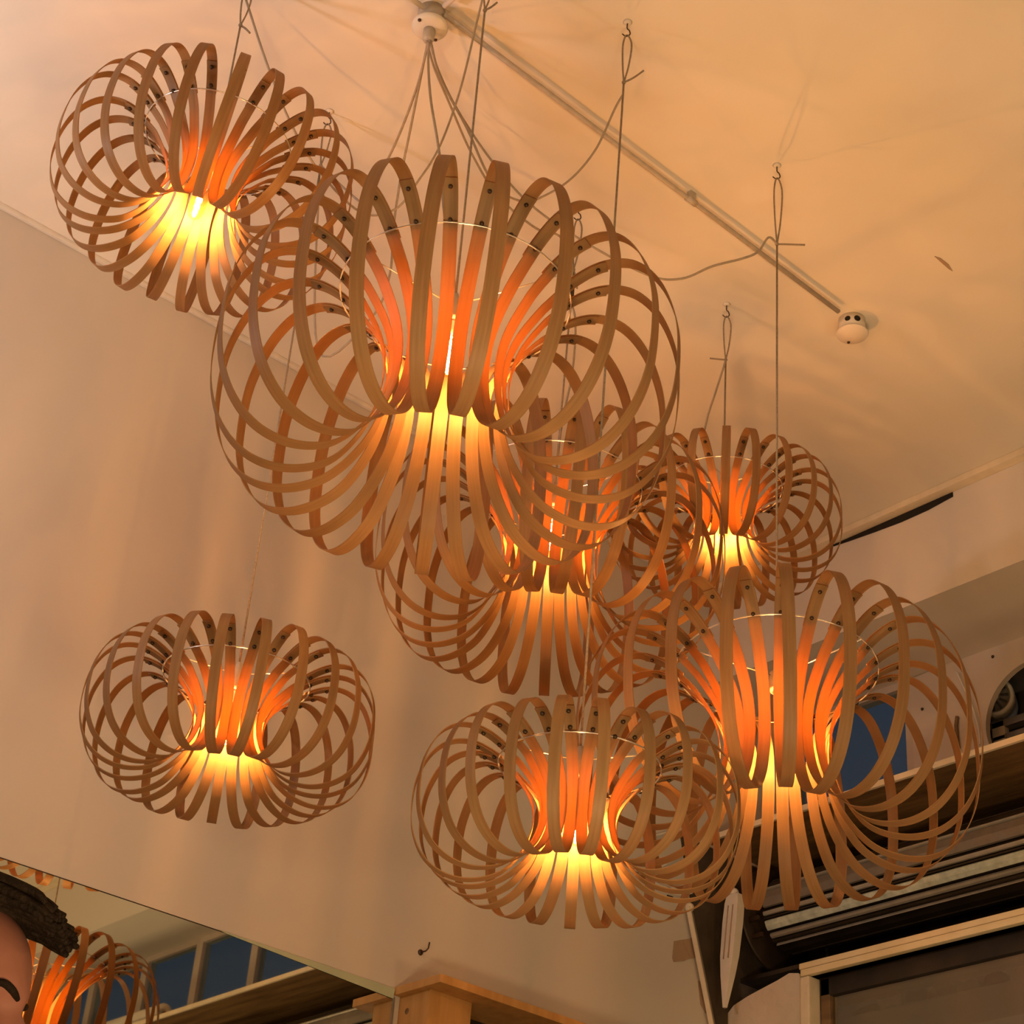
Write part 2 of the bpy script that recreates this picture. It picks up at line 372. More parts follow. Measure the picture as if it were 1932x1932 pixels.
# shop window below: gilt head frame, painted jamb, dusty glass
JX = on(1532, 1842, 1, 3.40).x
wx1 = 5.2; wz0, wz1 = 0.55, RZ + 1.468
t = empty('window_20', (JX, 3.40, wz0)); tag(t, kind='structure'); B = Vector(t.location)
box('head_rail', (JX - 0.025, 3.385, wz1), (wx1, 3.43, wz1 + 0.017), BRASSY, t, 0.004, B)
box('head_rail', (JX - 0.035, 3.392, wz1 + 0.020), (wx1, 3.43, wz1 + 0.036), BRASSY, t, 0.004, B)
box('head_backing', (JX - 0.03, 3.40, wz1), (wx1, 3.432, wz1 + 0.038), BLACKST, t, 0, B)
box('jamb', (JX - 0.028, 3.388, wz0), (JX, 3.43, wz1 - 0.001), CREAM, t, 0.004, B)
box('jamb', (wx1 - 0.04, 3.388, wz0), (wx1, 3.43, wz1 - 0.001), CREAM, t, 0.004, B)
box('inner_frame', (JX, 3.43, wz0), (JX + 0.03, 3.46, wz1), SHELFW, t, 0.003, B)
box('inner_frame', (JX, 3.43, wz1 - 0.045), (wx1, 3.46, wz1), BLACKST, t, 0.003, B)
box('sill', (JX - 0.03, 3.36, wz0 - 0.03), (wx1, 3.46, wz0), CREAM, t, 0.004, B)
box('pane', (JX + 0.01, 3.440, wz0), (wx1 - 0.02, 3.446, wz1), DIRTY, t, 0, B)
sbox('wall_front', (JX - 0.03, 3.40, 0), (wx1, 3.46, wz0 - 0.03), PLAS)
sbox('wall_front', (wx1, 3.40, 0), (XR, 3.46, wz1 + 0.05), PLAS)
# outside, across the pavement: a dim brick-coloured parapet with dark stones along its top
sbox('wall_outside', (-1.0, 4.30, 0), (8, 4.42, 2.95), PIER)
la = on(1600, 1916, 1, 4.0); lb = on(1932, 1848, 1, 4.0); lz = (la.z + lb.z) / 2
o = sbox('trim_3', (la.x - 0.25, 3.98, lz - 0.10), (4.2, 4.30, lz - 0.006), BOARD, 0.004)
sr = random.Random(5); k = 0; prev = la.x - 0.05
words = ['small rounded', 'long flat', 'chunky pale', 'jagged dark', 'narrow upright', 'broad low', 'tilted dark', 'stubby']
places = ['at the left end of', 'near the left end of', 'left of the middle of', 'in the middle of', 'right of the middle of', 'towards the right of', 'near the frame edge on', 'at the frame edge on']
for k in range(8):
    wd = (lb.x - la.x + 0.1) / 8 * 0.9; hh = (0.022, 0.018, 0.04, 0.034, 0.045, 0.024, 0.03, 0.036)[k]
    a_, b_ = sr.uniform(.05, .3), sr.uniform(.6, .95)
    V = [(prev, 3.99, lz - 0.006), (prev + wd, 3.99, lz - 0.006), (prev + wd * .97, 3.99, lz + hh * .6), (prev + wd * b_, 3.99, lz + hh), (prev + wd * a_, 3.99, lz + hh * .85), (prev + wd * .02, 3.99, lz + hh * .4)]
    o = prism('stone', V, 0.10, (BOARD, SHELFW, BOARD, BLACKST, SHELFW, GREYST, BLACKST, BOARD)[k])
    tag(o, words[k] + ' stone ' + places[k] + ' the outside ledge behind the dusty window', 'stone')
    prev += wd / 0.9
# broken plaster pier between corner and window
pv = [on(x, y, 1, 3.385) for x, y in ((1360, 1906), (1384, 1897), (1410, 1880), (1432, 1868), (1466, 1850), (1489, 1836), (1506, 1836))]
xr_ = JX - 0.028
pv = [Vector((0.0, 3.385, pv[0].z - 0.015))] + [p for p in pv if 0.002 < p.x < xr_] + [Vector((xr_, 3.385, wz1 + 0.005)), Vector((xr_, 3.385, 0.0)), Vector((0.0, 3.385, 0.0))]
o = prism('wall_front', pv, 0.06, PIER); tag(o, kind='structure')
# rubble on the pier top
rr = random.Random(3)
for k in range(5):
    x = 0.035 + 0.17 * rr.random(); bm = bmesh.new(); bmesh.ops.create_icosphere(bm, subdivisions=1, radius=0.009 + 0.012 * rr.random())
    for v in bm.verts: v.co = Vector((v.co.x * 1.4, v.co.y, v.co.z * 0.7)) * (0.75 + 0.5 * rr.random())
    o = link('plaster_lump', finish(bm, 'plaster_lump', PLAIN if k % 2 else DARK)); o.location = (x, 3.41 + 0.02 * rr.random(), 2.555 + (x / 0.24) * 0.035 + 0.006)
    tag(o, ('darkest', 'flattest', 'biggest', 'roundest', 'smallest')[k] + ' crumbled plaster lump on top of the broken pier', 'rubble')

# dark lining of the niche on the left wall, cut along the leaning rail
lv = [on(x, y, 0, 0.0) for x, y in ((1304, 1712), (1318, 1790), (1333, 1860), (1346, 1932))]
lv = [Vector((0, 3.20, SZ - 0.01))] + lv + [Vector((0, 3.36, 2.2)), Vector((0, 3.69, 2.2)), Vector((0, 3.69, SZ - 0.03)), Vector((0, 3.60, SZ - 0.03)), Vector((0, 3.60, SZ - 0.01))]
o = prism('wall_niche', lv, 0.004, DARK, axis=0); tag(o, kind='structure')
# pale torn patch and cracks on the left wall
def patch(name, pts, mt, label, cat, th=0.0015, group=None):
    o = prism(name, [on(x, y, 0, 0.0) for x, y in pts], th, mt, axis=0); return tag(o, label, cat, group)
patch('bare_patch', ((1271, 1776), (1290, 1773), (1302, 1771), (1312, 1763), (1317, 1790), (1321, 1806), (1300, 1809), (1290, 1813), (1270, 1815), (1268, 1808)), PLAIN, 'torn brown patch of bare plaster beside the leaning rail', 'patch')
patch('bare_patch', ((1316, 1850), (1322, 1852), (1330, 1880), (1336, 1910), (1330, 1912), (1321, 1895)), PLAIN, 'narrow crumbled strip of bare plaster low beside the rail', 'patch')
# leaning rail and white folding arm in the corner
ra, rb = on(1301, 1712, 0, 0.012), on(1345, 1934, 0, 0.012)
rb = ra + (rb - ra) * 1.25
d = (rb - ra); L_ = d.length
t = empty('leaning_rail', rb, None, 'thin pale metal rail leaning down the corner left of the white arm', 'rail')
bm = bmesh.new(); box_bm(bm, (-0.003, -0.007, 0), (0.003, 0.007, L_), 0.001)
mt4 = rot_to(ra - rb)
link('bar', finish(bm, 'bar', GREYST), t, mt4)
bm = bmesh.new(); box_bm(bm, (-0.006, -0.003, 0), (0.006, 0.003, L_), 0.001)
link('flange', finish(bm, 'flange', CREAM), t, Matrix.Translation((0.003, -0.009, 0)) @ mt4)
bm = bmesh.new(); bmesh.ops.create_uvsphere(bm, u_segments=12, v_segments=8, radius=0.012)
link('pivot', finish(bm, 'pivot', CREAM, True), t, Matrix.Translation(ra - rb))

ca = on(1372, 1694, 1, 3.335); cb = on(1352, 1905, 1, 3.335)
t = empty('folding_arm', cb, None, 'tapered white folding arm with two long slots hanging in the corner', 'arm')
sec = [(0.0, 0.004, 0.004), (0.12, 0.009, 0.007), (0.28, 0.016, 0.010), (0.45, 0.0215, 0.012), (0.75, 0.024, 0.013), (0.93, 0.0225, 0.013), (1.0, 0.019, 0.012)]
V = []; Fc = []
for f, wx, wy in sec:
    c = (ca - cb) * f + Vector((0.028, 0, 0))
    V += [c + Vector((-wx, -wy, 0)), c + Vector((wx, -wy, 0)), c + Vector((wx, wy, 0)), c + Vector((-wx, wy, 0))]
for i in range(len(sec) - 1):
    for k in range(4): Fc.append((i * 4 + k, i * 4 + (k + 1) % 4, i * 4 + 4 + (k + 1) % 4, i * 4 + 4 + k))
Fc += [(0, 3, 2, 1), tuple(len(V) - 4 + k for k in range(4))]
link('arm_body', mesh('arm_body', V, Fc, WHITEP), t)
for sx in (-0.008, 0.008):
    a = (ca - cb) * 0.42 + Vector((0.028 + sx, -0.0135, 0)); b = (ca - cb) * 0.90 + Vector((0.028 + sx, -0.0135, 0))
    link('slot', tube('slot', [a, b], 0.0016, PLAIN, 6), t)
bm = bmesh.new(); bmesh.ops.create_uvsphere(bm, u_segments=14, v_segments=8, radius=0.013)
link('tip', finish(bm, 'tip', WHITEP, True), t, Matrix.Translation((ca - cb) * 1.03 + Vector((0.022, 0, 0))))

# old wiring mess and pale plate on the left wall, behind the lamps
patch('pale_plate', ((1262, 1676), (1290, 1669), (1298, 1667), (1305, 1676), (1300, 1688), (1283, 1692), (1268, 1690), (1260, 1686)), WHITEP, 'pale rounded plate on the wall behind the slatted lamps', 'plate', 0.012)
for i, pts in enumerate((((1222, 1567), (1229, 1554), (1236, 1567)), ((1256, 1590), (1266, 1573), (1269, 1578), (1260, 1592)), ((1290, 1582), (1296, 1582), (1301, 1594), (1292, 1599)),
        ((1229, 1626), (1236, 1608), (1240, 1610), (1237, 1628)), ((1195, 1637), (1200, 1634), (1205, 1648), (1198, 1650)), ((1330, 1645), (1345, 1635), (1350, 1640), (1340, 1664), (1331, 1668)),
        ((1258, 1688), (1270, 1692), (1268, 1696), (1258, 1692)), ((1318, 1694), (1332, 1688), (1328, 1697), (1316, 1702)))):
    patch('plaster_hole', pts, HOLEM, ('uppermost dark triangular chip in the corner plaster', 'dark slanting chip right of the uppermost one', 'squarish dark chip behind the right rim of the lowest pendant', 'tall dark crack in the middle of the chipped plaster',
        'leftmost dark chip beside the throat of the lowest pendant', 'largest dark chip, just above the white arm', 'thin dark chip under the pale wall plate', 'dark chip at the top of the leaning rail')[i], 'hole', 0.001)
for i, pts in enumerate((((1198, 1640), (1215, 1650), (1240, 1668), (1262, 1676)), ((1215, 1583), (1235, 1577), (1262, 1570)), ((1240, 1640), (1275, 1620), (1310, 1600)))):
    tag(link('old_wire', tube('old_wire', catmull([on(x, y, 0, 0.006) for x, y in pts], 4), 0.0035, PIPEW, 6)), ('lowest old painted wire leading to the pale wall plate', 'uppermost old painted wire on the chipped corner plaster', 'middle old painted wire slanting up the corner plaster')[i], 'wire')

# nail on the left wall
n0 = on(793, 1797, 0, 0.0)
t = empty('wall_hook', n0, None, 'small bent nail hook alone in the plaster above the wooden cabinet', 'hook')
link('washer', lathe('washer', [(0, 0.004), (0.006, 0.003), (0.007, 0), (0, 0)], SCREW, 12), t, Matrix.Rotation(PI / 2, 4, 'Y'))
link('shank', tube('shank', [(0, 0, 0), (0.018, 0.001, 0.0), (0.022, 0.004, 0.006), (0.022, 0.006, 0.020)], 0.0018, SCREW, 6), t)

# mirror with a bevelled edge
MY1 = 2.334; MZ1 = RZ + 1.204; MY0 = -0.4; MZ0 = 0.75
t = empty('wall_mirror', (0.0, MY1, MZ0), None, 'large mirror with a pale green top edge on the left wall', 'mirror'); B = Vector(t.location)
box('mirror_glass', (0.0015, MY0 + 0.012, MZ0 + 0.012), (0.006, MY1 - 0.004, MZ1 - 0.004), MIR, t, 0, B)
box('backing', (0.0, MY0, MZ0), (0.0014, MY1, MZ1), BLACKST, t, 0, B)
bev_ = [Vector((0.0015, MY1, MZ1)), Vector((0.0015, MY1 - 0.42, MZ1)), Vector((0.0062, MY1 - 0.42, MZ1 - 0.002)), Vector((0.0068, MY1 - 0.020, MZ1 - 0.020)), Vector((0.0068, MY1 - 0.004, MZ1 - 0.024))]
V = [(0.0066, MY1 - 0.001, MZ1 - 0.001), (0.0066, MY1 - 0.46, MZ1 - 0.001), (0.0068, MY1 - 0.44, MZ1 - 0.004), (0.0078, MY1 - 0.004, MZ1 - 0.024)]
V = [Vector(v) - B for v in V]
tag(link('bevel', mesh('bevel', V, [(0, 1, 2, 3)], MEDGE), t), 'pale green edge strip')
box('edge_strip', (0.0, MY1 - 0.004, MZ0), (0.008, MY1 + 0.001, MZ1 - 0.02), GREYST, t, 0.001, B)

# wooden wall cabinet right of the mirror
kz = RZ + 1.19; kx = 0.158; ky = 2.335
t = empty('wall_cabinet', (0.0, ky, 1.9), None, 'orange pine wall cabinet with overhanging top right of the mirror', 'cabinet'); B = Vector(t.location)
box('top_board', (0.0, ky, kz), (kx, ky + 0.95, kz + 0.018), CABW, t, 0.002, B)
box('side_panel', (0.0, ky + 0.018, 1.9), (kx - 0.055, ky + 0.036, kz), CABW, t, 0.001, B)
box('front_panel', (kx - 0.073, ky + 0.036, 1.9), (kx - 0.055, ky + 0.135, kz), CABW, t, 0.001, B)
box('inner_panel', (0.0, ky + 0.117, 1.9), (kx - 0.073, ky + 0.135, kz), CABW, t, 0.001, B)
box('dark_back', (0.0, ky + 0.135, 1.9), (0.012, ky + 0.42, kz), BLACKST, t, 0, B)
box('side_panel', (0.0, ky + 0.42, 1.9), (kx - 0.055, ky + 0.438, kz), BLACKST, t, 0.001, B)
link('knot', lathe('knot', [(0.0, 0.0), (0.005, 0.001), (0.007, 0.0)], SHELFW, 14), t, Matrix.Translation((0.03, 0.018, kz - 0.035 - B.z)) @ Matrix.Rotation(PI / 2, 4, 'X'))

# ------------------------------------------------------------------ slatted pendant lamps
SHAPE = {
 'tall': [(1.0, 0.02), (.98, .24), (.905, .45), (.79, .575), (.645, .585), (.50, .49), (.385, .335), (.295, .165), (.262, 0), (.275, -.19), (.335, -.38), (.455, -.545), (.62, -.61), (.78, -.575), (.905, -.445), (.98, -.24)],
 'flat': [(1.0, 0.0), (.98, .19), (.905, .36), (.79, .45), (.645, .455), (.49, .375), (.37, .255), (.275, .125), (.235, 0), (.25, -.15), (.32, -.30), (.45, -.425), (.62, -.475), (.78, -.445), (.905, -.345), (.98, -.18)]}
TH = 0.0014
def strip_mesh(kind, R, width, off, seed, zk=1.0):
    rnd = random.Random(seed)
    zs = (0.93 if kind == 'tall' else 0.955) * zk
    P = catmull([(r, z * zs, 0) for r, z in SHAPE[kind]], 7, True)
    # arc parameter along the closed loop, running crest -> ring -> throat -> bottom -> outside -> crest
    n = len(P)
    # index of r = .69 on the upper side, and of r = .475 just past the ring
    def idx(target):
        best = min(range(n), key=lambda i: abs(P[i].x - target) + (0 if (P[i].y > 0.3 and P[i].x < 0.74) else 9)); return best
    i0, i1 = idx(0.675), idx(0.47)
    seq = list(range(i0, i0 + n)) + list(range(i0 + n, i0 + n + (i1 - i0) + 1))
    V = []; Fc = []; path = []
    for q, i in enumerate(seq):
        p = P[i % n]; t = (P[(i + 1) % n] - P[(i - 1) % n]).normalized(); nrm = Vector((-t.y, t.x, 0))   # towards inside of the loop or outside
        inward = nrm if nrm.dot(Vector((0.63, 0, 0)) - p) > 0 else -nrm
        lay = 0.0
        k0 = (i1 - i0)
        if q <= k0 + 4: lay = 1.0 if q <= k0 else 1 - (q - k0) / 4.0
        d = (lay * 2.4 * TH + off * max(0.0, (0.42 - p.x)) * 0.022) / R
        c = p + inward * d
        path.append((c * R, inward, t))
    for c, inw, t in path:
        for sy in (-1, 1):
            for sn in (-1, 1):
                v = c + inw * (sn * TH / 2); V.append((v.x, sy * width / 2, v.y))
    m_ = len(path)
    for i in range(m_ - 1):
        a = i * 4; b = a + 4
        Fc += [(a, b, b + 1, a + 1), (a + 2, a + 3, b + 3, b + 2), (a, a + 2, b + 2, b), (a + 1, b + 1, b + 3, a + 3)]
    Fc += [(0, 1, 3, 2), ((m_ - 1) * 4, (m_ - 1) * 4 + 2, (m_ - 1) * 4 + 3, (m_ - 1) * 4 + 1)]
    me = mesh('slat', V, Fc, STRIP)
    bm = bmesh.new(); bm.from_mesh(me); bmesh.ops.recalc_face_normals(bm, faces=bm.faces)
    for f in bm.faces: f.smooth = True
    for e in bm.edges:
        if len(e.link_faces) == 2 and e.calc_face_angle(0) > 0.9: e.smooth = False
    bm.to_mesh(me); bm.free()
    spots = []
    for tr in (0.635, 0.515):
        q = min(range(0, i1 - i0 + 1), key=lambda k: abs(path[k][0].x / R - tr)); c, inw, t = path[q]
        p = Vector((c.x, 0, c.y)) + Vector((inw.x, 0, inw.y)) * (TH / 2)
        spots.append(Matrix.Translation(p) @ rot_to((inw.x, 0, inw.y)))
    ring = min(range(i1 - i0 + 1), key=lambda k: abs(path[k][0].x / R - 0.505))
    rc = path[ring][0] + path[ring][1] * 0.0035
    return me, spots, (rc.x, rc.y)
SCR = lathe('screw', [(0, 0.0042), (0.0014, 0.004), (0.0032, 0.0026), (0.0034, 0.0), (0, 0.0)], SCREW, 10)
NS = 23
lamps = {}
def lamp(key, px, py, depth, D, kind, phase, label, tilt=(0, 0), bulb_dz=0.0, seed=1, zk=1.0):
    c = at(px, py, depth); R = D / 2
    to = (CAM - c); az = math.atan2(to.y, to.x)
    # tilt = (towards the camera, towards image right) in degrees
    ax_f = Vector((math.cos(az), math.sin(az), 0)); ax_r = Vector((-math.sin(az), math.cos(az), 0))
    up = (Vector((0, 0, 1)) + ax_f * math.tan(math.radians(tilt[0])) + ax_r * math.tan(math.radians(tilt[1]))).normalized()
    rot = Vector((0, 0, 1)).rotation_difference(up).to_matrix().to_4x4() @ Matrix.Rotation(az + math.radians(phase), 4, 'Z')
    t = empty('slatted_pendant', c, rot.to_euler(), label, 'pendant lamp', 'slatted wooden pendants')
    width = 0.0205 if kind == 'tall' else 0.0165
    metas = [strip_mesh(kind, R, width, o, 5, zk) for o in (-1, 1)]
    rnd = random.Random(seed)
    for k in range(NS):
        me, spots, rc = metas[k % 2]
        M = Matrix.Rotation(2 * PI * k / NS + math.radians(rnd.uniform(-1.0, 1.0)), 4, 'Z') @ Matrix.Translation((rnd.uniform(-.004, .004), 0, rnd.uniform(-.004, .004))) @ Matrix.Rotation(math.radians(rnd.uniform(-1.2, 1.2)), 4, 'X')
        s = link('slat', me, t, M)
        for sp in spots: link('screw', SCR, s, sp)
    rr_, rz_ = metas[0][2]
    link('wire_ring', tube('wire_ring', [(rr_ * math.cos(2 * PI * k / 64), rr_ * math.sin(2 * PI * k / 64), rz_) for k in range(64)], 0.0013, WIRE, 6, True), t)
    hz = rz_ - (0.012 if kind == 'tall' else -0.010) + bulb_dz
    for k in range(3):
        a = 2 * PI * k / 3 + 0.9
        link('spoke', tube('spoke', [(rr_ * math.cos(a), rr_ * math.sin(a), rz_), (0.010 * math.cos(a), 0.010 * math.sin(a), hz)], 0.0012, WIRE, 6), t)
    h = link('lamp_holder', lathe('lamp_holder', [(0, 0.022), (0.004, 0.022), (0.006, 0.012), (0.0125, 0.006), (0.0135, -0.026), (0.0115, -0.030), (0, -0.030)], PIPEM, 24), t, Matrix.Translation((0, 0, hz)))
    bz = hz - 0.030
    b = link('bulb', lathe('bulb', [(0.0085, 0.0), (0.0095, -0.010), (0.0125, -0.018), (0.014, -0.03), (0.014, -0.080), (0.011, -0.093), (0.005, -0.099), (0, -0.100)], BULBG, 24), t, Matrix.Translation((0, 0, bz)))
    link('stem', lathe('stem', [(0, -0.002), (0.006, -0.002), (0.0055, -0.018), (0.003, -0.030), (0, -0.030)], GLOWNECK, 16), b)
    link('filament', lathe('filament', [(0, -0.034), (0.003, -0.037), (0.0048, -0.045), (0.0038, -0.052), (0.0052, -0.060), (0.0038, -0.067), (0.0048, -0.075), (0.003, -0.082), (0, -0.086)], FIL, 14), b)
    lamps[key] = dict(o=t, c=c, rot=rot, top=c + (rot @ Vector((0, 0, hz + 0.022))), R=R)
    return t
lamp('big', 842, 716, 2.66, 0.675, 'tall', 8.5, 'largest slatted wooden pendant, hanging nearest in the upper middle under the ceiling rose', seed=1)
lamp('LL', 432, 1366, 2.98, 0.48, 'flat', 7.0, 'flattish slatted wooden pendant hanging alone low on the left before the wall', seed=2)
lamp('BM', 1088, 1542, 2.60, 0.465, 'flat', 8.0, 'flattish slatted wooden pendant hanging lowest, in the middle near the bottom', seed=3)
lamp('MID', 1038, 1044, 3.46, 0.655, 'tall', 7.5, 'tall slatted wooden pendant hanging half hidden right behind and below the largest one', seed=4)
lamp('LR', 1466, 1404, 3.05, 0.67, 'tall', 3.0, 'tall slatted wooden pendant at the right in front of the shutter and blue window', tilt=(-5, 0), seed=5, zk=0.98)
lamp('FR', 1364, 984, 3.80, 0.485, 'flat', 0.5, 'smallest looking slatted wooden pendant, farthest off at the right under the crack', seed=6)
lamp('UL', 385, 350, 3.05, 0.495, 'flat', 3.0, 'tilted slatted wooden pendant at the upper left by the ceiling corner', tilt=(1, 5), bulb_dz=-0.05, seed=7, zk=1.15)

# ------------------------------------------------------------------ hooks, cords and cables
def ceil(px, py, dz=0.0): return on(px, py, 2, CZ - dz)
hooks = {}
def hook(key, px, py, label):
    p = ceil(px, py); t = empty('ceiling_hook', p, None, label, 'hook'); hooks[key] = p
    link('base', lathe('base', [(0, -0.004), (0.006, -0.0035), (0.009, 0.0), (0, 0.0)], PLAS, 16), t)
    link('hook_wire', tube('hook_wire', catmull([(0, 0, 0), (0, 0, -0.016), (0.003, 0.003, -0.022), (0.004, 0.004, -0.032), (-0.001, -0.001, -0.037), (-0.006, -0.006, -0.031)], 5), 0.0013, SCREW, 6), t)
hook('LL', 622, 210, 'small ceiling hook beside the right rim of the tilted upper left pendant')
hook('BM', 1184, 42, 'small ceiling hook near the top edge right of the ceiling rose')
hook('MID', 1092, 390, 'small ceiling hook just behind the right shoulder of the largest pendant')
hook('LR', 1466, 312, 'small ceiling hook above the long conduit at the right')
hook('FR', 1371, 574, 'small ceiling hook below the long conduit, above the farthest pendant')
hook('UL', 471, -38, 'small ceiling hook above the tilted upper left pendant')
hook('big', 925, -78, 'small ceiling hook above the largest pendant')
NAMES = {'LL': 'low left pendant', 'BM': 'lowest middle pendant', 'MID': 'half hidden middle pendant', 'LR': 'right pendant before the shutter', 'FR': 'farthest pendant', 'UL': 'tilted upper left pendant', 'big': 'largest pendant'}
LOOP = {'LL': 0.11, 'BM': 0.12, 'MID': 0.13, 'LR': 0.17, 'FR': 0.12, 'UL': 0.10, 'big': 0.12}
TAIL = {'LL': (0.01, -0.03), 'BM': (0.035, 0.03), 'MID': (0.01, -0.05), 'LR': (0.055, -0.002), 'FR': (-0.035, 0.004), 'UL': (0.02, -0.02), 'big': (0.02, 0.02)}
for k, hp in hooks.items():
    top = hp + Vector((0, 0, -0.034)); dst = lamps[k]['top']; ln = LOOP[k]
    dirn = (dst - top).normalized(); knot = top + dirn * ln; side = RGT * 0.010
    t = empty('hanging_cord', top, None, 'thin grey cord looped on its hook and holding the ' + NAMES[k], 'cord')
    pts = [knot, knot - dirn * ln * .35 + side * .7, knot - dirn * ln * .8 + side, top, knot - dirn * ln * .8 - side * .6, knot - dirn * ln * .35 - side * .4, knot]
    link('loop', tube('loop', [p - top for p in catmull(pts, 6)], 0.0017, CORD, 6), t)
    link('drop', tube('drop', [knot - top, dst - top], 0.0019, CORD, 6), t)
    tx, tz = TAIL[k]
    tl = [knot, knot + RGT * tx * .5 + Vector((0, 0, tz * .4)), knot + RGT * tx + Vector((0, 0, tz))]
    link('tail', tube('tail', [p - top for p in catmull(tl, 4)], 0.0019, CORD, 6), t)
    bm = bmesh.new(); bmesh.ops.create_icosphere(bm, subdivisions=2, radius=0.004)
    link('knot', finish(bm, 'knot', CORD, True), t, Matrix.Translation(knot - top))
    lamps[k]['knot'] = knot

# ceiling rose under its junction box
jb = ceil(822, 12); rose0 = ceil(812, 30)
rp = ceil(815, 22)
t = empty('ceiling_rose', rp, None, 'white round ceiling rose that all the lamp cables leave from', 'ceiling rose')
link('junction_box', lathe('junction_box', [(0, 0), (0.026, 0), (0.026, -0.030), (0.022, -0.034), (0, -0.034)], PIPEM, 32), t)
link('plate', lathe('plate', [(0, -0.034), (0.030, -0.034), (0.034, -0.038), (0.034, -0.043), (0.030, -0.047), (0.016, -0.050), (0.0, -0.050)], WHITEP, 40), t)
link('cord_grip', lathe('cord_grip', [(0, -0.048), (0.0115, -0.048), (0.0115, -0.060), (0.0105, -0.074), (0.008, -0.078), (0, -0.078)], PIPEM, 24), t)
for a, r in ((2.0, 0.026), (4.9, 0.029)):
    link('screw', SCR, t, Matrix.Translation((r * math.cos(a), r * math.sin(a), -0.0475)) @ Matrix.Rotation(PI, 4, 'X'))
RO = rp + Vector((0, 0, -0.078))

# conduits
def conduit(name, a, b, r, mt, label, saddles=()):
    t = empty(name, a, None, label, 'conduit')
    link('pipe', tube('pipe', [Vector((0, 0, 0)), b - a], r, mt, 12), t)
    for f in saddles:
        c = (b - a) * f; d_ = (b - a).normalized()
        link('coupling', tube('coupling', [c - d_ * 0.014, c + d_ * 0.014], r * 1.35, mt, 12), t)
        box('saddle', c + Vector((-0.006, -0.008, 0)), c + Vector((0.006, 0.008, CZ - a.z)), mt, t, 0.001)
    return t
oz = 0.022
ca_ = ceil(838, 27, oz); cb_ = ceil(1582, 588, oz)
conduit('conduit', ca_, cb_, 0.0052, PIPEM, 'long grey conduit running from the ceiling rose to the end box', (0.585,))
conduit('conduit', ceil(800, 14, oz), ceil(690, -60, oz), 0.0052, PIPEW, 'short conduit leaving the ceiling rose to the upper left')
conduit('conduit', ceil(838, 12, oz), ceil(930, -70, oz), 0.0052, PIPEW, 'short conduit leaving the ceiling rose to the upper right')
# end box: low cylinder with two black knock-outs in its side
eb = ceil(1607, 604)
t = empty('conduit_box', eb, None, 'round white conduit box with two black holes at the end of the long conduit', 'junction box')
link('body', lathe('body', [(0, 0), (0.030, 0), (0.030, -0.034), (0.028, -0.036), (0, -0.036)], WHITEP, 40), t)
link('cover', lathe('cover', [(0, -0.036), (0.034, -0.036), (0.036, -0.039), (0.034, -0.042), (0, -0.043)], PLAS, 40), t)
tc_ = (CAM - eb); a0 = math.atan2(tc_.y, tc_.x)
for da, rr__ in ((-0.30, 0.0065), (0.42, 0.0075)):
    a = a0 + da; n_ = Vector((math.cos(a), math.sin(a), 0))
    link('knock_out', lathe('knock_out', [(0, 0.001), (rr__, 0.001), (rr__, 0), (0, 0)], HOLEM, 16), t, Matrix.Translation(n_ * 0.0300 + Vector((0, 0, -0.017))) @ rot_to(n_))
link('screw', SCR, t, Matrix.Translation((-0.022, 0.014, -0.0425)) @ Matrix.Rotation(PI, 4, 'X'))

def cable(pxs, a, b, label, r=0.0023, mt=CABLE, dstart=None):
    d0, d1 = depth_of(a), depth_of(b); P = [a]; n = len(pxs) + 1
    for i, (x, y) in enumerate(pxs): P.append(at(x, y, d0 + (d1 - d0) * (i + 1) / n))
    P.append(b)
    c = a.copy()
    o = link('power_cable', tube('power_cable', [p - c for p in catmull(P, 7)], r, mt, 6)); o.location = c
    return tag(o, label, 'cable')
L = lamps
cable([(797, 130), (775, 240), (757, 330), (742, 430), (735, 520), (700, 600), (600, 660)], RO, L['LL']['knot'] + Vector((0, 0, -0.02)), 'power cable hanging from the rose behind the left slats of the largest pendant')
cable([(788, 160), (755, 250), (722, 320), (690, 380), (655, 360)], RO + Vector((0.003, 0, 0)), L['LL']['knot'], 'power cable running from the rose towards the low left pendant cord')
cable([(808, 120), (813, 190), (829, 290), (838, 400), (852, 500)], RO + Vector((0, 0.003, 0)), L['big']['top'], 'power cable dropping from the rose straight into the largest pendant')
cable([(832, 150), (880, 240), (930, 345), (985, 380), (1030, 368), (1080, 335), (1125, 280), (1160, 205)], RO + Vector((0.004, 0.003, 0)), L['BM']['knot'] + Vector((0, 0, -0.03)), 'power cable sagging in a bow from the rose to the top right hook')
cable([(826, 130), (862, 205), (925, 300), (1000, 385), (1100, 455), (1220, 518), (1285, 526), (1345, 502), (1400, 488), (1430, 475), (1450, 448)], RO + Vector((0.005, 0.0, 0)), L['LR']['knot'], 'power cable sagging low from the rose to the cord beside the long conduit')
cable([(820, 130), (850, 200), (890, 290), (940, 370), (1010, 430), (1060, 450)], RO + Vector((0.0, -0.003, 0)), L['MID']['knot'] + Vector((0, 0, -0.02)), 'power cable running from the rose to the cord of the half hidden pendant')
cable([(1366, 690), (1350, 740), (1334, 790), (1327, 840), (1345, 880)], L['FR']['knot'], L['FR']['top'], 'power cable bowing beside the cord of the farthest pendant')
cable([(500, 110), (545, 225), (600, 320), (680, 400), (745, 395), (790, 340), (830, 275), (868, 170), (900, 40)], hooks['UL'] + Vector((0, 0, -0.05)), hooks['big'] + Vector((0, 0, -0.04)), 'power cable sagging from the top left hook across to the hook above the rose')
cable([(1072, 470), (1066, 540), (1085, 600), (1080, 700), (1060, 800)], L['MID']['knot'] + Vector((0, 0, -0.01)), L['MID']['top'], 'power cable following the cord down into the half hidden pendant')
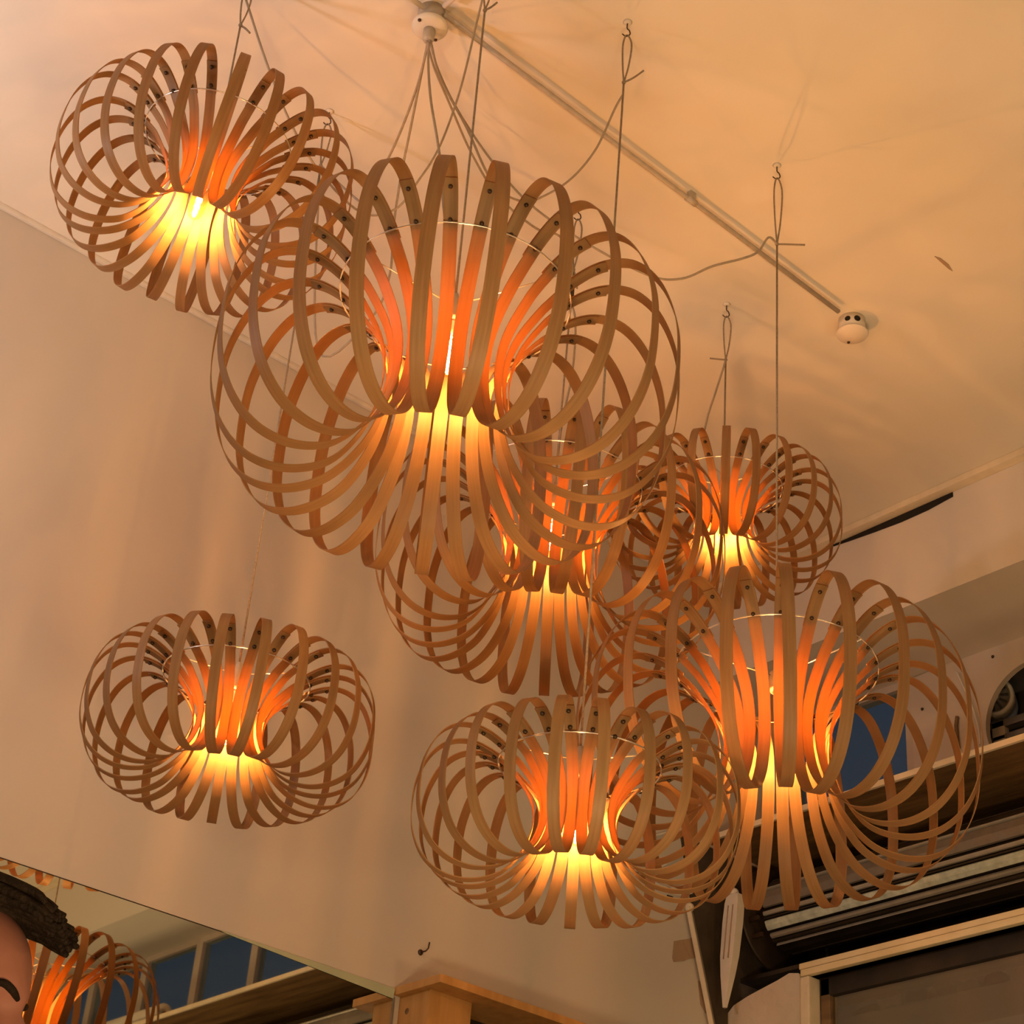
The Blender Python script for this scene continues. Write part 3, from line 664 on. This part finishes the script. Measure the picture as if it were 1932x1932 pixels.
bm = bmesh.new(); box_bm(bm, (-0.004, -0.004, -0.018), (0.004, 0.004, 0.018), 0.0015)
hc = [o for o in COL.objects if o.get('label', '').endswith('half hidden middle pendant') and o.name.startswith('hanging_cord')][0]
kk = L['MID']['knot']; dd = (L['MID']['top'] - kk)
tag(link('cable_connector', finish(bm, 'cable_connector', SCREW), hc, Matrix.Translation(kk + dd * 0.10 - hc.location)), 'dark connector block')

# thin slack wires close to the ceiling
patchc = [((1763, 484), (1775, 488), (1790, 500), (1797, 512), (1790, 508), (1774, 494))]
for q in patchc:
    o = prism('ceiling_flake', [ceil(x, y, 0.0015) for x, y in q], 0.0015, PLAIN, axis=2); tag(o, 'small peeling flake of paint on the ceiling right of the end box', 'flake')

# ------------------------------------------------------------------ person at the left edge, in profile
def person():
    brow = at(50, 1884, 1.95)
    fdir = Vector((RGT.x, RGT.y, 0)).normalized(); ldir = Vector((-fdir.y, fdir.x, 0))
    base = brow - fdir * 0.098; H = brow.z
    t = empty('person', (base.x, base.y, 0), Euler((0, 0, math.atan2(fdir.y, fdir.x))), 'dark-haired person in profile at the left edge, looking right', 'person')
    # local axes: x = forward, y = left, z = up; e = brow height
    e = H
    # head and neck: horizontal sections (z offset from brow, front x, back x, half width, nose bump)
    S_ = [(-0.42, 0.085, -0.105, 0.150), (-0.34, 0.078, -0.10, 0.165), (-0.27, 0.062, -0.085, 0.10), (-0.235, 0.050, -0.07, 0.064), (-0.19, 0.045, -0.062, 0.058), (-0.155, 0.050, -0.064, 0.057),
          (-0.135, 0.070, -0.068, 0.056), (-0.125, 0.088, -0.072, 0.056), (-0.11, 0.094, -0.078, 0.060), (-0.095, 0.090, -0.084, 0.063), (-0.085, 0.093, -0.088, 0.065), (-0.075, 0.091, -0.092, 0.067),
          (-0.066, 0.093, -0.095, 0.068), (-0.055, 0.090, -0.098, 0.070), (-0.04, 0.088, -0.102, 0.072), (-0.025, 0.086, -0.104, 0.074), (-0.012, 0.088, -0.105, 0.075), (0.0, 0.098, -0.106, 0.076),
          (0.012, 0.098, -0.106, 0.0765), (0.03, 0.096, -0.105, 0.077), (0.05, 0.092, -0.102, 0.0765), (0.07, 0.082, -0.094, 0.072), (0.088, 0.065, -0.08, 0.062), (0.102, 0.040, -0.058, 0.044), (0.110, 0.010, -0.03, 0.02)]
    n = 96; V = []; Fc = []
    for z, fx, bx, hw in S_:
        cx = (fx + bx) / 2; hx = (fx - bx) / 2
        for k in range(n):
            a = 2 * PI * k / n; c, s = math.cos(a), math.sin(a)
            x = cx + hx * (abs(c) ** 0.9) * (1 if c > 0 else -1); y = hw * (abs(s) ** 0.95) * (1 if s > 0 else -1)
            if c > 0:
                g_ = math.exp(-(y / 0.0125) ** 2)
                nose = max(0, 1 - abs(z + 0.045) / 0.016) * 0.022 + (max(0, 1 - abs(z + 0.032) / 0.036)) * 0.018
                x += g_ * nose
                lip = (math.exp(-((z + 0.079) / 0.005) ** 2) + math.exp(-((z + 0.091) / 0.005) ** 2)) * 0.004
                x += lip * math.exp(-(y / 0.022) ** 2)
                for sy in (-1, 1):
                    x -= 0.010 * math.exp(-((z + 0.020) / 0.011) ** 2 - ((y - sy * 0.032) / 0.016) ** 2)
            V.append((x, y, z + e))
    for i in range(len(S_) - 1):
        for k in range(n):
            k2 = (k + 1) % n; Fc.append((i * n + k, i * n + k2, (i + 1) * n + k2, (i + 1) * n + k))
    Fc.append(tuple(range((len(S_) - 1) * n, len(S_) * n)))
    Fc.append(tuple(range(n))[::-1])
    # arms and hands grow from the same body mesh as skin strands below the sleeves
    bm = bmesh.new(); vs = [bm.verts.new(v) for v in V]
    for f in Fc: bm.faces.new([vs[i] for i in f])
    body = link('body', finish(bm, 'body', SKIN, True), t)
    sm = body.modifiers.new('s', 'SUBSURF'); sm.levels = 1; sm.render_levels = 1
    for sy in (-1, 1):
        pts = [(-0.012, sy * 0.074, e - 0.055), (-0.018, sy * 0.082, e - 0.035), (-0.020, sy * 0.086, e - 0.012), (-0.006, sy * 0.082, e - 0.004), (0.002, sy * 0.076, e - 0.02), (-0.002, sy * 0.074, e - 0.042)]
        link('ear', tube('ear', catmull(pts, 4, True), 0.006, SKIN, 8, True), body)
        bm = bmesh.new(); bmesh.ops.create_uvsphere(bm, u_segments=16, v_segments=10, radius=0.012)
        link('eye', finish(bm, 'eye', WHITEP, True), body, Matrix.Translation((0.066, sy * 0.032, e - 0.021)))
        bm = bmesh.new(); bmesh.ops.create_uvsphere(bm, u_segments=16, v_segments=10, radius=0.0135)
        link('eyelid', finish(bm, 'eyelid', SKIN, True), body, Matrix.Translation((0.0655, sy * 0.032, e - 0.0175)))
        bm = bmesh.new(); bmesh.ops.create_uvsphere(bm, u_segments=12, v_segments=8, radius=0.0062)
        link('iris', finish(bm, 'iris', SHELFW, True), body, Matrix.Translation((0.0722, sy * 0.032, e - 0.024)))
        pts = [(0.092, sy * 0.012, e - 0.005), (0.090, sy * 0.028, e - 0.001), (0.082, sy * 0.044, e + 0.002), (0.070, sy * 0.056, e - 0.005)]
        link('eyebrow', tube('eyebrow', catmull(pts, 5), 0.005, HAIR, 8, radii=[0.0026 + 0.0018 * math.sin(PI * (i + 2) / 19) for i in range(16)]), body)
    pts = [(0.096, -0.024, e - 0.086), (0.101, -0.010, e - 0.085), (0.1025, 0, e - 0.0855), (0.101, 0.010, e - 0.085), (0.096, 0.024, e - 0.086)]
    link('mouth', tube('mouth', catmull(pts, 4), 0.0022, PLAIN, 6), body)
    # hair: thick cap with a quiff over the forehead, made of locks
    rnd = random.Random(11); bm = bmesh.new()
    bmesh.ops.create_uvsphere(bm, u_segments=48, v_segments=32, radius=1)
    for v in bm.verts:
        x, y, z = v.co
        r = 1 + 0.03 * math.sin(14 * y + 6 * x) + 0.025 * rnd.random()
        X, Y, Z = -0.012 + x * 0.110 * r, y * 0.088 * r, 0.035 + z * 0.098 * r
        if x > 0.35:                                # keep the face free and push the quiff forward
            q = (x - 0.35) / 0.65
            if z < 0.42: X -= 0.10 * q; Z = max(Z, 0.035 + 0.0)
            else:
                X += 0.030 * q * math.exp(-((z - 0.62) / 0.35) ** 2); Z += 0.006 * q
        elif z < -0.75: Z = 0.035 - 0.75 * 0.098
        v.co = Vector((X, Y, Z + e))
    link('hair', finish(bm, 'hair', HAIR, True), body)
    for k in range(90):
        y0 = rnd.uniform(-0.062, 0.062); x0 = 0.02 + rnd.uniform(-0.02, 0.02); h_ = rnd.uniform(-0.013, 0.009)
        pts = [(x0 - 0.03, y0, e + 0.112 + h_ * .5), (x0 + 0.030, y0 * 1.02, e + 0.106 + h_), (0.100, y0, e + 0.088 + h_), (0.124 + rnd.uniform(-.012, .004), y0 * 0.92, e + 0.078 + h_)]
        P = catmull(pts, 4)
        link('hair_lock', tube('hair_lock', P, 0.006, HAIR, 5, radii=[0.0085 - 0.0050 * i / (len(P) - 1) for i in range(len(P))]), body)
    # torso, arms, legs: one skinned surface per garment
    def skin(name, J, E, Rr, mt, lv=2):
        me = bpy.data.meshes.new(name); me.from_pydata(J, E, []); me.materials.append(mt); o = link(name, me, t)
        md_ = o.modifiers.new('sk', 'SKIN'); md_.use_smooth_shade = True
        for i, r in enumerate(Rr): me.skin_vertices[0].data[i].radius = (r, r) if not isinstance(r, tuple) else r
        me.skin_vertices[0].data[0].use_root = True
        s = o.modifiers.new('ss', 'SUBSURF'); s.levels = lv; s.render_levels = lv
        return o
    sh = e - 0.30
    J = [(0, 0, e - 0.74), (0, 0, e - 0.60), (0, 0, e - 0.45), (0, 0, sh), (0, 0.155, sh + 0.005), (0, -0.155, sh + 0.005), (-0.01, 0.225, sh - 0.13), (-0.01, -0.225, sh - 0.13), (0.0, 0.245, sh - 0.27), (0.0, -0.245, sh - 0.27)]
    skin('shirt', J, [(0, 1), (1, 2), (2, 3), (3, 4), (3, 5), (4, 6), (5, 7), (6, 8), (7, 9)], [(0.15, 0.11), (0.15, 0.10), (0.16, 0.11), (0.12, 0.09), 0.062, 0.062, 0.054, 0.054, 0.048, 0.048], SHIRT)
    hp = e - 0.78
    J = [(0, 0, hp + 0.06), (0, 0.085, hp - 0.02), (0, -0.085, hp - 0.02), (0.01, 0.10, hp - 0.40), (0.01, -0.10, hp - 0.40), (-0.01, 0.105, 0.10), (-0.01, -0.105, 0.10)]
    skin('trousers', J, [(0, 1), (0, 2), (1, 3), (2, 4), (3, 5), (4, 6)], [(0.15, 0.11), 0.095, 0.095, 0.066, 0.066, 0.05, 0.05], TROUS)
    for sy in (-1, 1):
        bm = bmesh.new(); bmesh.ops.create_uvsphere(bm, u_segments=20, v_segments=12, radius=1)
        for v in bm.verts:
            x, y, z = v.co; v.co = Vector((0.05 + x * 0.14, sy * 0.105 + y * (0.045 + 0.006 * x), max(0.001, 0.04 + z * (0.055 - 0.018 * x))))
        link('shoe', finish(bm, 'shoe', BLACKST, True), t)
        # forearm and hand, one skinned surface with five fingers
        w_ = Vector((0.05, sy * 0.255, sh - 0.50)); el = Vector((0.0, sy * 0.245, sh - 0.26))
        J = [el, (el + w_) / 2 + Vector((0.004, 0, 0)), w_, w_ + Vector((0.008, 0, -0.045)), w_ + Vector((0.012, 0, -0.085))]
        E_ = [(0, 1), (1, 2), (2, 3), (3, 4)]; Rr = [0.042, 0.036, (0.026, 0.020), (0.034, 0.015), (0.034, 0.013)]
        for f, ln in zip((-0.030, -0.010, 0.010, 0.029), (0.062, 0.075, 0.080, 0.070)):
            i = len(J); r0 = w_ + Vector((0.012 + f, 0, -0.095))
            J += [r0, r0 + Vector((0.002, -sy * 0.006, -ln * .5)), r0 + Vector((0.004, -sy * 0.020, -ln))]; E_ += [(4, i), (i, i + 1), (i + 1, i + 2)]; Rr += [0.009, 0.0082, 0.0068]
        i = len(J); J += [w_ + Vector((0.045, -sy * 0.01, -0.050)), w_ + Vector((0.056, -sy * 0.018, -0.085))]; E_ += [(3, i), (i, i + 1)]; Rr += [0.011, 0.0085]
        skin('forearm', [tuple(j) for j in J], E_, Rr, SKIN)
person()
